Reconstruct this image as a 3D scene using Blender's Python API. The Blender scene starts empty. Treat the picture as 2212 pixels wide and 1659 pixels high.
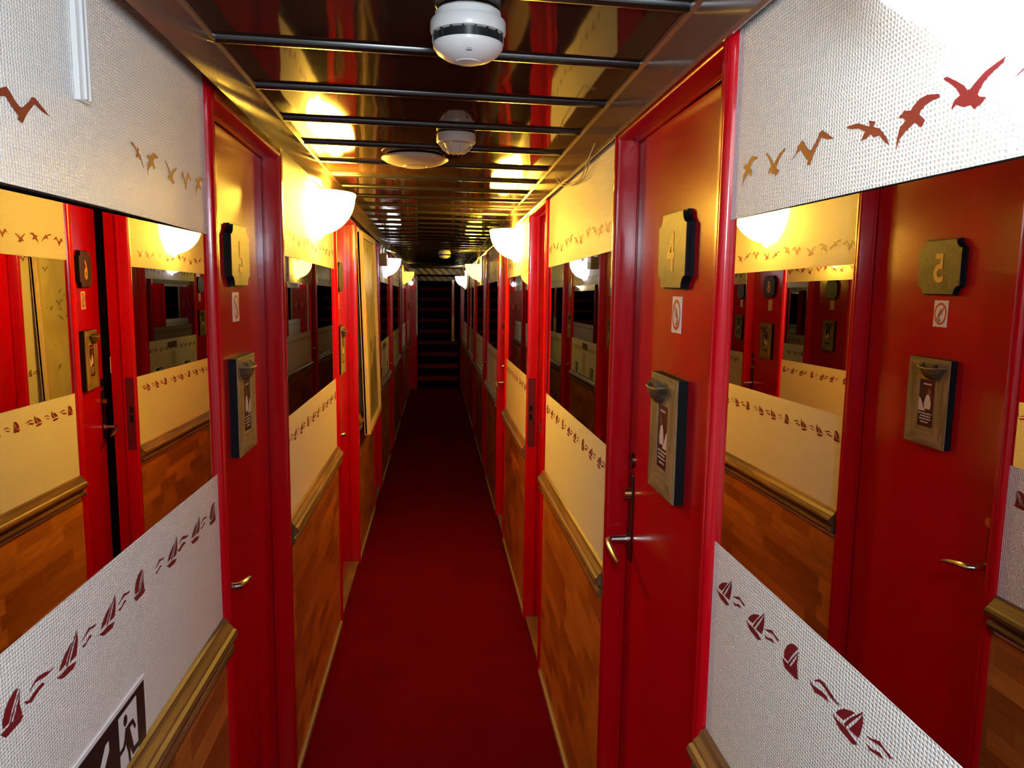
import bpy, math, random
from mathutils import Vector, Matrix, Euler
random.seed(7)
S = bpy.context.scene
COL = S.collection

# ------------------------------------------------------------------ camera
# x = across the corridor, y = along it, z = up; eye level is z = 0
F_PX, PITCH, YAW, ROLL = 1650.0, math.radians(7.45), math.radians(5.7), math.radians(0.75)
fw = Vector((math.sin(YAW)*math.cos(PITCH), math.cos(YAW)*math.cos(PITCH), -math.sin(PITCH)))
rt = Vector((math.cos(YAW), -math.sin(YAW), 0)); up = rt.cross(fw)
r2 = rt*math.cos(ROLL)+up*math.sin(ROLL); u2 = -rt*math.sin(ROLL)+up*math.cos(ROLL)
cam_d = bpy.data.cameras.new('camera'); cam = bpy.data.objects.new('camera', cam_d); COL.objects.link(cam)
cam_d.sensor_width = 36; cam_d.lens = 36*F_PX/2212; cam_d.clip_start = 0.02
m = Matrix((r2, u2, -fw)).transposed().to_4x4(); cam.matrix_world = m
S.camera = cam

# ------------------------------------------------------------------ world, exposure
w = bpy.data.worlds.new('world'); S.world = w; w.use_nodes = True
w.node_tree.nodes['Background'].inputs[0].default_value = (0.7, 0.8, 1, 1)
w.node_tree.nodes['Background'].inputs[1].default_value = 0.0
S.view_settings.view_transform = 'Standard'; S.view_settings.look = 'None'
S.view_settings.gamma = 1; S.view_settings.use_curve_mapping = False
S.view_settings.exposure = 0.0
cy = S.cycles
cy.max_bounces = 14; cy.glossy_bounces = 10; cy.diffuse_bounces = 4; cy.transmission_bounces = 6
cy.caustics_reflective = False; cy.caustics_refractive = False
cy.sample_clamp_indirect = 4.0
# lamps: side, y, z of the rim, bulb power, glass strength, colour
WARM = (1.0, 0.56, 0.055); YELL = (1.0, 0.66, 0.06); COOL = (0.86, 0.94, 1.0); PALE = (0.93, 0.90, 1.0); CREAM = (1.0, 0.82, 0.5)
FILL_POWER = 33.0; FILL_COL = (0.80, 0.93, 1.06)  # strength and tint of the added overhead fill lamp
LAMPS = [
 ('R', 0.50, 0.305, 0.3, 4.5, COOL,  'half-bowl wall lamp with ribbed milky glass, nearest the camera at top right'),
 ('L', 2.74, 0.322, 8.0, 80.0, WARM, 'glowing half-bowl wall lamp between the first two left doors'),
 ('R', 3.77, 0.300, 8.0, 74.0, WARM, 'glowing half-bowl wall lamp past the ajar door on the right wall'),
 ('L', 6.22, 0.272, 0.8, 0.9, PALE, 'unlit looking lavender white half-bowl lamp beside the small emergency light box'),
 ('R', 7.00, 0.270, 3.0, 5.0, YELL,  'yellow glowing half-bowl lamp under the hanging cables on the right'),
 ('L', 9.85, 0.285, 1.0, 1.2, YELL,  'dim yellow half-bowl lamp farthest along the left wall'),
 ('R', 10.7, 0.262, 2.5, 8.0, CREAM, 'bright white half-bowl lamp beside the staircase on the right wall'),
]

# ------------------------------------------------------------------ helpers
DL, DR = 0.42, 0.40            # distance of the two walls from the eye
FLOOR, CEIL = -1.45, 0.415
MB_Z, MT_Z = -0.362, 0.092     # mirror bottom and top
def bend(y):                   # the boat's deck falls away gently towards the bow
    if y <= 0.7: return 0.0
    if y < 1.3: return -0.018*(y-0.7)**2/1.2
    return -0.018*(y-1.0)

def tag(o, label=None, cat=None, group=None, kind=None):
    if label: o['label'] = label
    if cat: o['category'] = cat
    if group: o['group'] = group
    if kind: o['kind'] = kind
    return o
def empty(name, loc=(0, 0, 0), rz=0.0):
    o = bpy.data.objects.new(name, None); o.empty_display_size = 0.05
    COL.objects.link(o); o.location = loc; o.rotation_euler = (0, 0, rz); return o
class MB:
    def __init__(s): s.v = []; s.f = []
    def add(s, vs, fs):
        b = len(s.v); s.v += [tuple(map(float, p)) for p in vs]; s.f += [tuple(b+i for i in f) for f in fs]; return s
    def box(s, x0, x1, y0, y1, z0, z1, ny=1):
        if x0 > x1: x0, x1 = x1, x0
        if y0 > y1: y0, y1 = y1, y0
        for k in range(ny+1):
            y = y0+(y1-y0)*k/ny
            s.v += [(x0, y, z0), (x1, y, z0), (x1, y, z1), (x0, y, z1)]
        b = len(s.v)-4*(ny+1)
        s.f.append((b, b+1, b+2, b+3))
        for k in range(ny):
            a = b+4*k; c = a+4
            for i in range(4):
                j = (i+1) % 4; s.f.append((a+i, c+i, c+j, a+j))
        e = b+4*ny; s.f.append((e+3, e+2, e+1, e)); return s
    def prism(s, poly, fn, a, b, steps=1):   # poly of (p,q); fn(p,q,t) -> xyz
        n = len(poly); base = len(s.v)
        for k in range(steps+1):
            t = a+(b-a)*k/steps
            s.v += [tuple(fn(p, q, t)) for p, q in poly]
        for k in range(steps):
            for i in range(n):
                j = (i+1) % n
                s.f.append((base+k*n+i, base+k*n+j, base+(k+1)*n+j, base+(k+1)*n+i))
        s.f.append(tuple(base+i for i in range(n))[::-1]); s.f.append(tuple(base+steps*n+i for i in range(n))); return s
    def lathe(s, prof, fn, n=40, a0=0.0, a1=2*math.pi, rib=None):   # prof (r,h), fn(cx,cy,h)
        full = abs(a1-a0-2*math.pi) < 1e-6; m_ = n if full else n+1; base = len(s.v)
        for r, h in prof:
            for k in range(m_):
                a = a0+(a1-a0)*k/n; rr = r*(rib(a, h) if rib else 1)
                s.v.append(tuple(fn(rr*math.cos(a), rr*math.sin(a), h)))
        for i in range(len(prof)-1):
            for k in range(n):
                k2 = (k+1) % m_ if full else k+1
                s.f.append((base+i*m_+k, base+i*m_+k2, base+(i+1)*m_+k2, base+(i+1)*m_+k))
        return s
    def tube(s, pts, r, n=8):
        pts = [Vector(p) for p in pts]; base = len(s.v)
        for i, p in enumerate(pts):
            d = (pts[min(i+1, len(pts)-1)]-pts[max(i-1, 0)]).normalized()
            a = Vector((0, 0, 1)) if abs(d.z) < 0.9 else Vector((1, 0, 0))
            u = d.cross(a).normalized(); v = d.cross(u)
            rr = r[i] if isinstance(r, (list, tuple)) else r
            for k in range(n):
                t = 2*math.pi*k/n; s.v.append(tuple(p+u*rr*math.cos(t)+v*rr*math.sin(t)))
        for i in range(len(pts)-1):
            for k in range(n):
                k2 = (k+1) % n; s.f.append((base+i*n+k, base+i*n+k2, base+(i+1)*n+k2, base+(i+1)*n+k))
        s.f.append(tuple(base+k for k in range(n))); s.f.append(tuple(base+(len(pts)-1)*n+k for k in range(n))[::-1]); return s
    def flat(s, poly, y=0.0):       # polygon in local x,z facing -y
        s.add([(p, y, q) for p, q in poly], [tuple(range(len(poly)))]); return s
    def build(s, name, mat, parent=None, smooth=False, bent=False, bevel=0.0, loc=None, rz=0.0):
        vs = s.v
        if bent: vs = [(x, y, z+bend(y)) for x, y, z in vs]
        me = bpy.data.meshes.new(name); me.from_pydata(vs, [], s.f); me.validate(); 
        import bmesh
        bm = bmesh.new(); bm.from_mesh(me); bmesh.ops.recalc_face_normals(bm, faces=bm.faces[:]); bm.to_mesh(me); bm.free()
        me.materials.append(mat)
        o = bpy.data.objects.new(name, me); COL.objects.link(o)
        if parent: o.parent = parent
        if loc: o.location = loc
        o.rotation_euler = (0, 0, rz)
        if smooth:
            for p in me.polygons: p.use_smooth = True
            try: me.set_sharp_from_angle(angle=math.radians(35))
            except Exception: pass
        if bevel:
            b = o.modifiers.new('bevel', 'BEVEL'); b.width = bevel; b.segments = 2; b.limit_method = 'ANGLE'; b.angle_limit = math.radians(40)
        return o
def copy_tree(o, parent=None):
    c = o.copy(); COL.objects.link(c); c.parent = parent
    for ch in list(o.children): copy_tree(ch, c)
    return c
def text_mesh(txt, size, name, mat, parent, x=0, y=0, z=0, depth=0.0008, sx=1.0):
    cu = bpy.data.curves.new(name, 'FONT'); cu.body = txt; cu.size = size; cu.extrude = depth; cu.offset = 0.0018; cu.align_x = 'CENTER'; cu.align_y = 'CENTER'
    t = bpy.data.objects.new(name, cu); COL.objects.link(t)
    dg = bpy.context.evaluated_depsgraph_get(); me = bpy.data.meshes.new_from_object(t.evaluated_get(dg))
    bpy.data.objects.remove(t); me.name = name
    for v in me.vertices:
        a, b, c = v.co; v.co = (a*sx, -c, b)
    me.materials.clear(); me.materials.append(mat)
    o = bpy.data.objects.new(name, me); COL.objects.link(o); o.parent = parent; o.location = (x, y, z); return o

# ------------------------------------------------------------------ materials
def mat(name, col, rough=0.5, metal=0.0, coat=0.0, emit=None, es=0.0, ior=1.5, bump=None, spec=0.5):
    m_ = bpy.data.materials.new(name); m_.use_nodes = True; nt = m_.node_tree; b = nt.nodes['Principled BSDF']
    b.inputs['Base Color'].default_value = (*col, 1); b.inputs['Roughness'].default_value = rough
    b.inputs['Metallic'].default_value = metal; b.inputs['Coat Weight'].default_value = coat; b.inputs['Coat Roughness'].default_value = 0.05
    b.inputs['IOR'].default_value = ior; b.inputs['Specular IOR Level'].default_value = spec
    if emit: b.inputs['Emission Color'].default_value = (*emit, 1); b.inputs['Emission Strength'].default_value = es
    if bump:
        sc, st, dist = bump
        tc = nt.nodes.new('ShaderNodeTexCoord'); no = nt.nodes.new('ShaderNodeTexNoise'); no.inputs['Scale'].default_value = sc; no.inputs['Detail'].default_value = 3
        bp = nt.nodes.new('ShaderNodeBump'); bp.inputs['Strength'].default_value = st; bp.inputs['Distance'].default_value = dist
        nt.links.new(tc.outputs['Object'], no.inputs['Vector']); nt.links.new(no.outputs['Fac'], bp.inputs['Height']); nt.links.new(bp.outputs['Normal'], b.inputs['Normal'])
        if coat: nt.links.new(bp.outputs['Normal'], b.inputs['Coat Normal'])
    return m_
def mixcol(nt, fac, a, b):
    r = nt.nodes.new('ShaderNodeValToRGB'); r.color_ramp.elements[0].color = (*a, 1); r.color_ramp.elements[1].color = (*b, 1)
    nt.links.new(fac, r.inputs['Fac']); return r
def nd(nt, t, **k):
    n = nt.nodes.new(t)
    for a, b in k.items(): n.inputs[a].default_value = b
    return n

def mat_wallpaper():
    m_ = mat('embossed_wallpaper', (0.78, 0.76, 0.72), 0.42, spec=0.6); nt = m_.node_tree; b = nt.nodes['Principled BSDF']; L = nt.links.new
    tc = nd(nt, 'ShaderNodeTexCoord'); sp = nd(nt, 'ShaderNodeSeparateXYZ'); L(tc.outputs['Object'], sp.inputs[0])
    no = nd(nt, 'ShaderNodeTexNoise', Scale=35.0, Detail=2.0); L(tc.outputs['Object'], no.inputs['Vector'])
    def wave(sock, freq, amp):
        ma = nt.nodes.new('ShaderNodeMath'); ma.operation = 'MULTIPLY'; ma.inputs[1].default_value = freq; L(sock, ma.inputs[0])
        m2 = nt.nodes.new('ShaderNodeMath'); m2.operation = 'MULTIPLY_ADD'; m2.inputs[1].default_value = amp; L(no.outputs['Fac'], m2.inputs[0]); L(ma.outputs[0], m2.inputs[2])
        si = nt.nodes.new('ShaderNodeMath'); si.operation = 'SINE'; L(m2.outputs[0], si.inputs[0]); return si.outputs[0]
    a = wave(sp.outputs['Y'], 2*math.pi/0.0052, 8.0); c = wave(sp.outputs['Z'], 2*math.pi/0.0042, 7.0)
    mx = nt.nodes.new('ShaderNodeMath'); mx.operation = 'MAXIMUM'; L(a, mx.inputs[0]); L(c, mx.inputs[1])
    n2 = nd(nt, 'ShaderNodeTexNoise', Scale=420.0, Detail=2.0); L(tc.outputs['Object'], n2.inputs['Vector'])
    ad = nt.nodes.new('ShaderNodeMath'); ad.operation = 'MULTIPLY_ADD'; ad.inputs[1].default_value = 1.4; L(n2.outputs['Fac'], ad.inputs[0]); L(mx.outputs[0], ad.inputs[2])
    bp = nd(nt, 'ShaderNodeBump', Strength=0.65, Distance=0.0007); L(ad.outputs[0], bp.inputs['Height']); L(bp.outputs['Normal'], b.inputs['Normal'])
    n3 = nd(nt, 'ShaderNodeTexNoise', Scale=3.0, Detail=4.0); L(tc.outputs['Object'], n3.inputs['Vector'])
    r = mixcol(nt, n3.outputs['Fac'], (0.82, 0.79, 0.74), (0.89, 0.88, 0.85)); L(r.outputs[0], b.inputs['Base Color']); return m_
def mat_parquet():
    m_ = mat('parquet_laminate', (0.4, 0.15, 0.04), 0.28, spec=0.5); nt = m_.node_tree; b = nt.nodes['Principled BSDF']; L = nt.links.new
    tc = nd(nt, 'ShaderNodeTexCoord'); sp = nd(nt, 'ShaderNodeSeparateXYZ'); L(tc.outputs['Object'], sp.inputs[0])
    cb = nd(nt, 'ShaderNodeCombineXYZ'); L(sp.outputs['Y'], cb.inputs[0]); L(sp.outputs['Z'], cb.inputs[1])
    br = nd(nt, 'ShaderNodeTexBrick'); br.offset = 0.37; br.offset_frequency = 2; br.squash = 0.7; br.squash_frequency = 3
    for k, v in dict(Scale=1.0, ).items(): br.inputs[k].default_value = v
    br.inputs['Mortar Size'].default_value = 0.0; br.inputs['Brick Width'].default_value = 0.21; br.inputs['Row Height'].default_value = 0.048; br.inputs['Bias'].default_value = 0.0
    br.inputs['Color1'].default_value = (0.56, 0.22, 0.045, 1); br.inputs['Color2'].default_value = (0.27, 0.080, 0.016, 1)
    L(cb.outputs[0], br.inputs['Vector'])
    mp = nd(nt, 'ShaderNodeMapping'); mp.inputs['Scale'].default_value = (5, 60, 1); L(cb.outputs[0], mp.inputs['Vector'])
    no = nd(nt, 'ShaderNodeTexNoise', Scale=1.0, Detail=6.0, Distortion=1.2); L(mp.outputs[0], no.inputs['Vector'])
    r = mixcol(nt, no.outputs['Fac'], (0.82, 0.78, 0.72), (1.25, 1.22, 1.18)); r.color_ramp.elements[0].position = .3; r.color_ramp.elements[1].position = .7
    mx = nt.nodes.new('ShaderNodeMix'); mx.data_type = 'RGBA'; mx.blend_type = 'MULTIPLY'; mx.inputs['Factor'].default_value = 1.0
    L(br.outputs['Color'], mx.inputs[6]); L(r.outputs[0], mx.inputs[7]); L(mx.outputs[2], b.inputs['Base Color']); return m_
def mat_wood(name, c1, c2, rough=0.35, sc=(3, 3, 60), axis=None, bump=0.0):
    m_ = mat(name, c1, rough); nt = m_.node_tree; b = nt.nodes['Principled BSDF']; L = nt.links.new
    tc = nd(nt, 'ShaderNodeTexCoord'); mp = nd(nt, 'ShaderNodeMapping'); mp.inputs['Scale'].default_value = sc; L(tc.outputs['Object'], mp.inputs['Vector'])
    no = nd(nt, 'ShaderNodeTexNoise', Scale=1.0, Detail=5.0, Distortion=0.8); L(mp.outputs[0], no.inputs['Vector'])
    r = mixcol(nt, no.outputs['Fac'], c1, c2); r.color_ramp.elements[0].position = .35; r.color_ramp.elements[1].position = .65; L(r.outputs[0], b.inputs['Base Color'])
    if bump:
        bp = nd(nt, 'ShaderNodeBump', Strength=0.6, Distance=bump); L(no.outputs['Fac'], bp.inputs['Height']); L(bp.outputs['Normal'], b.inputs['Normal'])
    return m_
def mat_carpet():
    m_ = mat('red_carpet', (0.20, 0.004, 0.012), 1.0, spec=0.0); nt = m_.node_tree; b = nt.nodes['Principled BSDF']; L = nt.links.new
    tc = nd(nt, 'ShaderNodeTexCoord'); no = nd(nt, 'ShaderNodeTexNoise', Scale=5.0, Detail=5.0); L(tc.outputs['Object'], no.inputs['Vector'])
    r = mixcol(nt, no.outputs['Fac'], (0.060, 0.0006, 0.003), (0.095, 0.001, 0.004)); L(r.outputs[0], b.inputs['Base Color'])
    n2 = nd(nt, 'ShaderNodeTexNoise', Scale=350.0, Detail=3.0); L(tc.outputs['Object'], n2.inputs['Vector'])
    bp = nd(nt, 'ShaderNodeBump', Strength=0.7, Distance=0.003); L(n2.outputs['Fac'], bp.inputs['Height']); L(bp.outputs['Normal'], b.inputs['Normal'])
    b.inputs['Sheen Weight'].default_value = 0.05; b.inputs['Sheen Tint'].default_value = (0.6, 0.05, 0.08, 1); return m_
def mat_ceiling():
    m_ = mat('glossy_brown_ceiling', (0.040, 0.020, 0.014), 0.06, coat=0.0, ior=1.45, spec=0.5); nt = m_.node_tree; b = nt.nodes['Principled BSDF']; L = nt.links.new
    tc = nd(nt, 'ShaderNodeTexCoord'); mp = nd(nt, 'ShaderNodeMapping'); mp.inputs['Scale'].default_value = (9, 4.5, 1); L(tc.outputs['Object'], mp.inputs['Vector'])
    no = nd(nt, 'ShaderNodeTexNoise', Scale=1.0, Detail=1.0); L(mp.outputs[0], no.inputs['Vector'])
    bp = nd(nt, 'ShaderNodeBump', Strength=0.12, Distance=0.01); L(no.outputs['Fac'], bp.inputs['Height'])
    L(bp.outputs['Normal'], b.inputs['Normal']); L(bp.outputs['Normal'], b.inputs['Coat Normal']); return m_
def mat_plaque():
    m_ = mat('weathered_plaque', (0.09, 0.055, 0.03), 0.42, spec=0.35); nt = m_.node_tree; b = nt.nodes['Principled BSDF']; L = nt.links.new
    tc = nd(nt, 'ShaderNodeTexCoord'); no = nd(nt, 'ShaderNodeTexNoise', Scale=45.0, Detail=6.0, Distortion=1.0); L(tc.outputs['Object'], no.inputs['Vector'])
    r = mixcol(nt, no.outputs['Fac'], (0.020, 0.013, 0.010), (0.075, 0.045, 0.028)); r.color_ramp.elements[0].position = .35; r.color_ramp.elements[1].position = .68; L(r.outputs[0], b.inputs['Base Color'])
    bp = nd(nt, 'ShaderNodeBump', Strength=0.5, Distance=0.001); L(no.outputs['Fac'], bp.inputs['Height']); L(bp.outputs['Normal'], b.inputs['Normal']); return m_
def mat_bowl(name, col, es):
    m_ = bpy.data.materials.new(name); m_.use_nodes = True; nt = m_.node_tree; nt.nodes.clear(); L = nt.links.new
    out = nd(nt, 'ShaderNodeOutputMaterial'); tr = nt.nodes.new('ShaderNodeBsdfTranslucent'); tr.inputs[0].default_value = (0.9, 0.88, 0.86, 1)
    df = nt.nodes.new('ShaderNodeBsdfDiffuse'); df.inputs[0].default_value = (0.85, 0.83, 0.82, 1)
    gl = nt.nodes.new('ShaderNodeBsdfGlossy'); gl.inputs['Roughness'].default_value = 0.12
    m1 = nd(nt, 'ShaderNodeMixShader', Fac=0.45); L(tr.outputs[0], m1.inputs[1]); L(df.outputs[0], m1.inputs[2])
    m2 = nd(nt, 'ShaderNodeMixShader', Fac=0.06); L(m1.outputs[0], m2.inputs[1]); L(gl.outputs[0], m2.inputs[2])
    em = nd(nt, 'ShaderNodeEmission'); em.inputs[0].default_value = (*col, 1); em.inputs[1].default_value = es
    ad = nt.nodes.new('ShaderNodeAddShader'); L(m2.outputs[0], ad.inputs[0]); L(em.outputs[0], ad.inputs[1]); L(ad.outputs[0], out.inputs[0]); return m_
def mat_stripes():
    m_ = mat('hazard_tape', (0.5, 0.4, 0.03), 0.4); nt = m_.node_tree; b = nt.nodes['Principled BSDF']; L = nt.links.new
    tc = nd(nt, 'ShaderNodeTexCoord'); sp = nd(nt, 'ShaderNodeSeparateXYZ'); L(tc.outputs['Object'], sp.inputs[0])
    a = nt.nodes.new('ShaderNodeMath'); a.operation = 'ADD'; L(sp.outputs['X'], a.inputs[0]); L(sp.outputs['Z'], a.inputs[1])
    k = nt.nodes.new('ShaderNodeMath'); k.operation = 'MULTIPLY'; k.inputs[1].default_value = 9.0; L(a.outputs[0], k.inputs[0])
    f = nt.nodes.new('ShaderNodeMath'); f.operation = 'FRACT'; L(k.outputs[0], f.inputs[0])
    g = nt.nodes.new('ShaderNodeMath'); g.operation = 'GREATER_THAN'; g.inputs[1].default_value = 0.5; L(f.outputs[0], g.inputs[0])
    r = mixcol(nt, g.outputs[0], (0.01, 0.01, 0.01), (0.40, 0.27, 0.04)); L(r.outputs[0], b.inputs['Base Color']); return m_
def mat_poster():
    m_ = mat('poster_print', (0.6, 0.5, 0.25), 0.35); nt = m_.node_tree; b = nt.nodes['Principled BSDF']; L = nt.links.new
    tc = nd(nt, 'ShaderNodeTexCoord'); mp = nd(nt, 'ShaderNodeMapping'); mp.inputs['Scale'].default_value = (3, 1, 2); mp.inputs['Rotation'].default_value = (0, .5, 0); L(tc.outputs['Object'], mp.inputs['Vector'])
    no = nd(nt, 'ShaderNodeTexNoise', Scale=1.3, Detail=6.0, Distortion=.6); L(mp.outputs[0], no.inputs['Vector'])
    r = mixcol(nt, no.outputs['Fac'], (0.52, 0.43, 0.25), (0.80, 0.72, 0.48)); r.color_ramp.elements[0].position = .3; r.color_ramp.elements[1].position = .7; L(r.outputs[0], b.inputs['Base Color']); return m_

M = dict(
 paper=mat_wallpaper(), parquet=mat_parquet(), carpet=mat_carpet(), ceiling=mat_ceiling(), plaque=mat_plaque(), stripes=mat_stripes(), poster=mat_poster(),
 red=mat('red_gloss_paint', (0.50, 0.0008, 0.007), 0.20, coat=0.22, spec=.35, bump=(55, 0.10, 0.0015)),
 redframe=mat('red_frame_paint', (0.50, 0.0008, 0.007), 0.18, coat=0.25, spec=.35, bump=(30, 0.10, 0.002)),
 cornice=mat('brown_cornice', (0.15, 0.085, 0.065), 0.17, coat=0.12, bump=(7, 0.06, 0.01)),
 joint=mat('dark_joint', (0.012, 0.010, 0.008), 0.22, spec=0.6),
 mirror=mat('mirror_glass', (0.80, 0.80, 0.79), 0.0, metal=1.0),
 rail=mat_wood('varnished_rail', (0.075, 0.032, 0.012), (0.19, 0.090, 0.034), 0.42, (30, 2.5, 30)),
 thresh=mat_wood('threshold_wood', (0.12, 0.06, 0.025), (0.24, 0.13, 0.05), 0.5, (30, 3, 30)),
 frame=mat_wood('driftwood', (0.13, 0.085, 0.04), (0.30, 0.20, 0.10), 0.6, (90, 20, 9), bump=0.001),
 frameh=mat_wood('driftwood_across', (0.13, 0.085, 0.04), (0.30, 0.20, 0.10), 0.6, (9, 20, 90), bump=0.001),
 boat=mat_wood('dark_boat_wood', (0.035, 0.025, 0.018), (0.16, 0.10, 0.05), 0.5, (20, 20, 120), bump=0.001),
 black=mat('black_side', (0.004, 0.0045, 0.006), 0.6, spec=.15), stencil=mat('stencil_red', (0.17, 0.006, 0.012), 0.5, bump=(420, .5, .0006)),
 gold=mat('gold_number', (0.80, 0.42, 0.05), 0.45), white=mat('white_plastic', (0.75, 0.74, 0.72), 0.3), dimwhite=mat('aged_plastic', (0.50, 0.42, 0.36), 0.35),
 signwhite=mat('sign_white', (0.85, 0.83, 0.85), 0.35), signblack=mat('sign_black', (0.012, 0.012, 0.013), 0.3), signred=mat('sign_red', (0.55, 0.02, 0.015), 0.35),
 signgreen=mat('sign_green', (0.01, 0.11, 0.07), 0.35), signgrey=mat('sign_grey', (0.3, 0.3, 0.3), 0.5),
 brass=mat('brass', (0.62, 0.42, 0.14), 0.22, metal=1.0), bronze=mat('dark_bronze', (0.10, 0.075, 0.05), 0.28, metal=1.0), steel=mat('steel', (0.6, 0.58, 0.55), 0.25, metal=1.0),
 photo=mat('photo_dark', (0.030, 0.010, 0.016), 0.25), photomid=mat('photo_brown', (0.16, 0.06, 0.05), 0.3), photowhite=mat('photo_white', (0.72, 0.66, 0.64), 0.3),
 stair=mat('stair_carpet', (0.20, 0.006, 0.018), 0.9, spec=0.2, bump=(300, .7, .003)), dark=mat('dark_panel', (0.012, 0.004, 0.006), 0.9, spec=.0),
 base=mat('baseboard_edge', (0.28, 0.22, 0.15), 0.5), boxgrey=mat('emergency_box', (0.13, 0.09, 0.05), 0.4), cable=mat('cable_grey', (0.35, 0.30, 0.22), 0.5),
 postframe=mat('cream_frame', (0.62, 0.48, 0.26), 0.35), cliff=mat('print_cliff', (0.26, 0.23, 0.15), 0.4), cliffd=mat('print_cliff_dark', (0.15, 0.13, 0.09), 0.4), rocks=mat('print_orange', (0.55, 0.25, 0.08), 0.4),
 gulltower=mat('print_tower', (0.42, 0.37, 0.24), 0.4), gull=mat('print_gull', (0.22, 0.19, 0.14), 0.4), postcream=mat('cream_post', (0.55, 0.45, 0.30), 0.5), postor=mat('orange_post', (0.75, 0.30, 0.04), 0.3),
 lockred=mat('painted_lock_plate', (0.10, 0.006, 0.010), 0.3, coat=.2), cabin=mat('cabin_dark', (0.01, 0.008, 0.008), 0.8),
)
RZ = {'L': math.pi/2, 'R': -math.pi/2}       # local x = the viewer's right, local -y = out of the wall
def wx(side, v): return (-DL+v) if side == 'L' else (DR-v)      # v = distance out of the wall
def place(o, side, y, z, v=0.0):
    o.location = (wx(side, v), y, z+bend(y)); o.rotation_euler = (0, 0, RZ[side]); return o
WALLNAME = {'L': 'left', 'R': 'right'}
# stencil outlines of the painted gulls, sailboats and waves, in millimetres (right, up)
def mm(P): return [(a*0.001, b*0.001) for a, b in P]
GLY = {
 'gull_m': mm([(-57, -5), (-40, 2), (-36, 9), (-24, 14), (-16, 9), (-12, 5), (-3, 0), (2, 0), (17, 10), (21, 15), (28, 16), (39, 11), (57, 3), (40, 5), (26, 9), (13, -2), (7, -8), (1, -16), (-8, -14), (-6, -10), (-16, -4), (-27, 4), (-35, 2)]),
 'gull_down': mm([(-38, 14), (-33, 15), (-16, 14), (-2, 9), (4, 7), (2, 13), (14, 9), (9, 6), (21, 2), (26, -2), (34, -9), (38, -15), (31, -12), (21, -4), (12, -4), (6, 0), (1, -3), (-6, -3), (-9, -4), (-7, 0), (-3, 4), (-15, 9), (-28, 11)]),
 'gull_side': mm([(-27, -19), (-27, -9), (-24, 0), (-16, 4), (-20, 7), (-26, 8), (-26, 10), (-22, 11), (-20, 13), (-10, 11), (-7, 14), (1, 18), (11, 19), (27, 16), (27, 13), (18, 13), (9, 11), (4, 8), (3, 5), (11, -1), (6, -6), (-3, 0), (-15, -5), (-23, -10)]),
 'gull_up': mm([(-34, 16), (-29, 16), (-16, 9), (-8, 4), (-4, 0), (-1, 0), (5, 4), (14, 9), (34, 14), (31, 10), (21, 6), (14, 2), (10, -2), (8, -6), (10, -8), (17, -10), (14, -13), (5, -16), (1, -12), (-6, -12), (-16, -8), (-20, -11), (-21, -9), (-18, -4), (-12, -2), (-17, 4), (-25, 10), (-32, 14)]),
 'boatA': [mm([(-21, -8), (-16, -2), (-6, 5), (4, 9), (13, 12), (5, 4), (-6, -7), (-15, -8)]), mm([(-5, -10), (5, 2), (26, 21), (25, 18), (10, 2), (-1, -11)]),
           mm([(4, -10), (16, 4), (26, 18), (27, 10), (25, 0), (21, -9)]), mm([(-27, -12), (-17, -13), (-1, -12), (21, -16), (12, -21), (-11, -20), (-17, -18)])],
 'boatB': [mm([(-16, -8), (-17, -1), (-11, 9), (-2, 16), (8, 19), (15, 18), (3, 5), (-6, -8)]), mm([(-6, -10), (3, 1), (17, 16), (17, 14), (6, 1), (-2, -10)]),
           mm([(1, -10), (9, 0), (17, 13), (15, 0), (18, -12)]), mm([(-21, -11), (-1, -10), (16, -12), (21, -15), (14, -18), (-12, -19), (-15, -17)])],
 'waveA': [mm([(-22, 2), (-13, 8), (-4, 10), (9, 8), (21, 4), (32, 4), (24, 2), (12, 2), (-1, 5), (-10, 6), (-20, 2)]), mm([(-32, -2), (-24, -5), (-5, -1), (5, -1), (10, -5), (-2, -6), (-18, -10), (-28, -7)])],
 'waveB': [mm([(-21, 1), (-9, 5), (0, 9), (8, 7), (21, 5), (16, 3), (4, 5), (-3, 4), (-16, 1)]), mm([(-20, -6), (-9, -5), (2, -1), (8, -4), (2, -5), (-3, -6), (-14, -9)])],
}
GULLS = {'A': GLY['gull_m'], 'B': GLY['gull_down'], 'C': GLY['gull_side'], 'D': GLY['gull_up']}
# ------------------------------------------------------------------ the shell
PANELS = {'L': [(-1.2, 1.485), (2.15, 3.24), (4.05, 5.08), (5.70, 6.82), (7.34, 8.71), (9.20, 10.42), (10.92, 11.90)],
          'R': [(-1.2, 1.03), (1.70, 2.74), (3.27, 4.34), (4.90, 5.97), (6.42, 7.72), (8.14, 9.38), (9.80, 11.90)]}
YEND, YSTAIR = 11.90, 12.04
fl = MB(); fl.box(-0.62, 0.60, -1.2, YSTAIR, FLOOR-0.05, FLOOR, ny=60)
tag(fl.build('floor', M['carpet'], bent=True), 'dark red carpet running down the narrow corridor to the stairs', 'floor', kind='structure')

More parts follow.
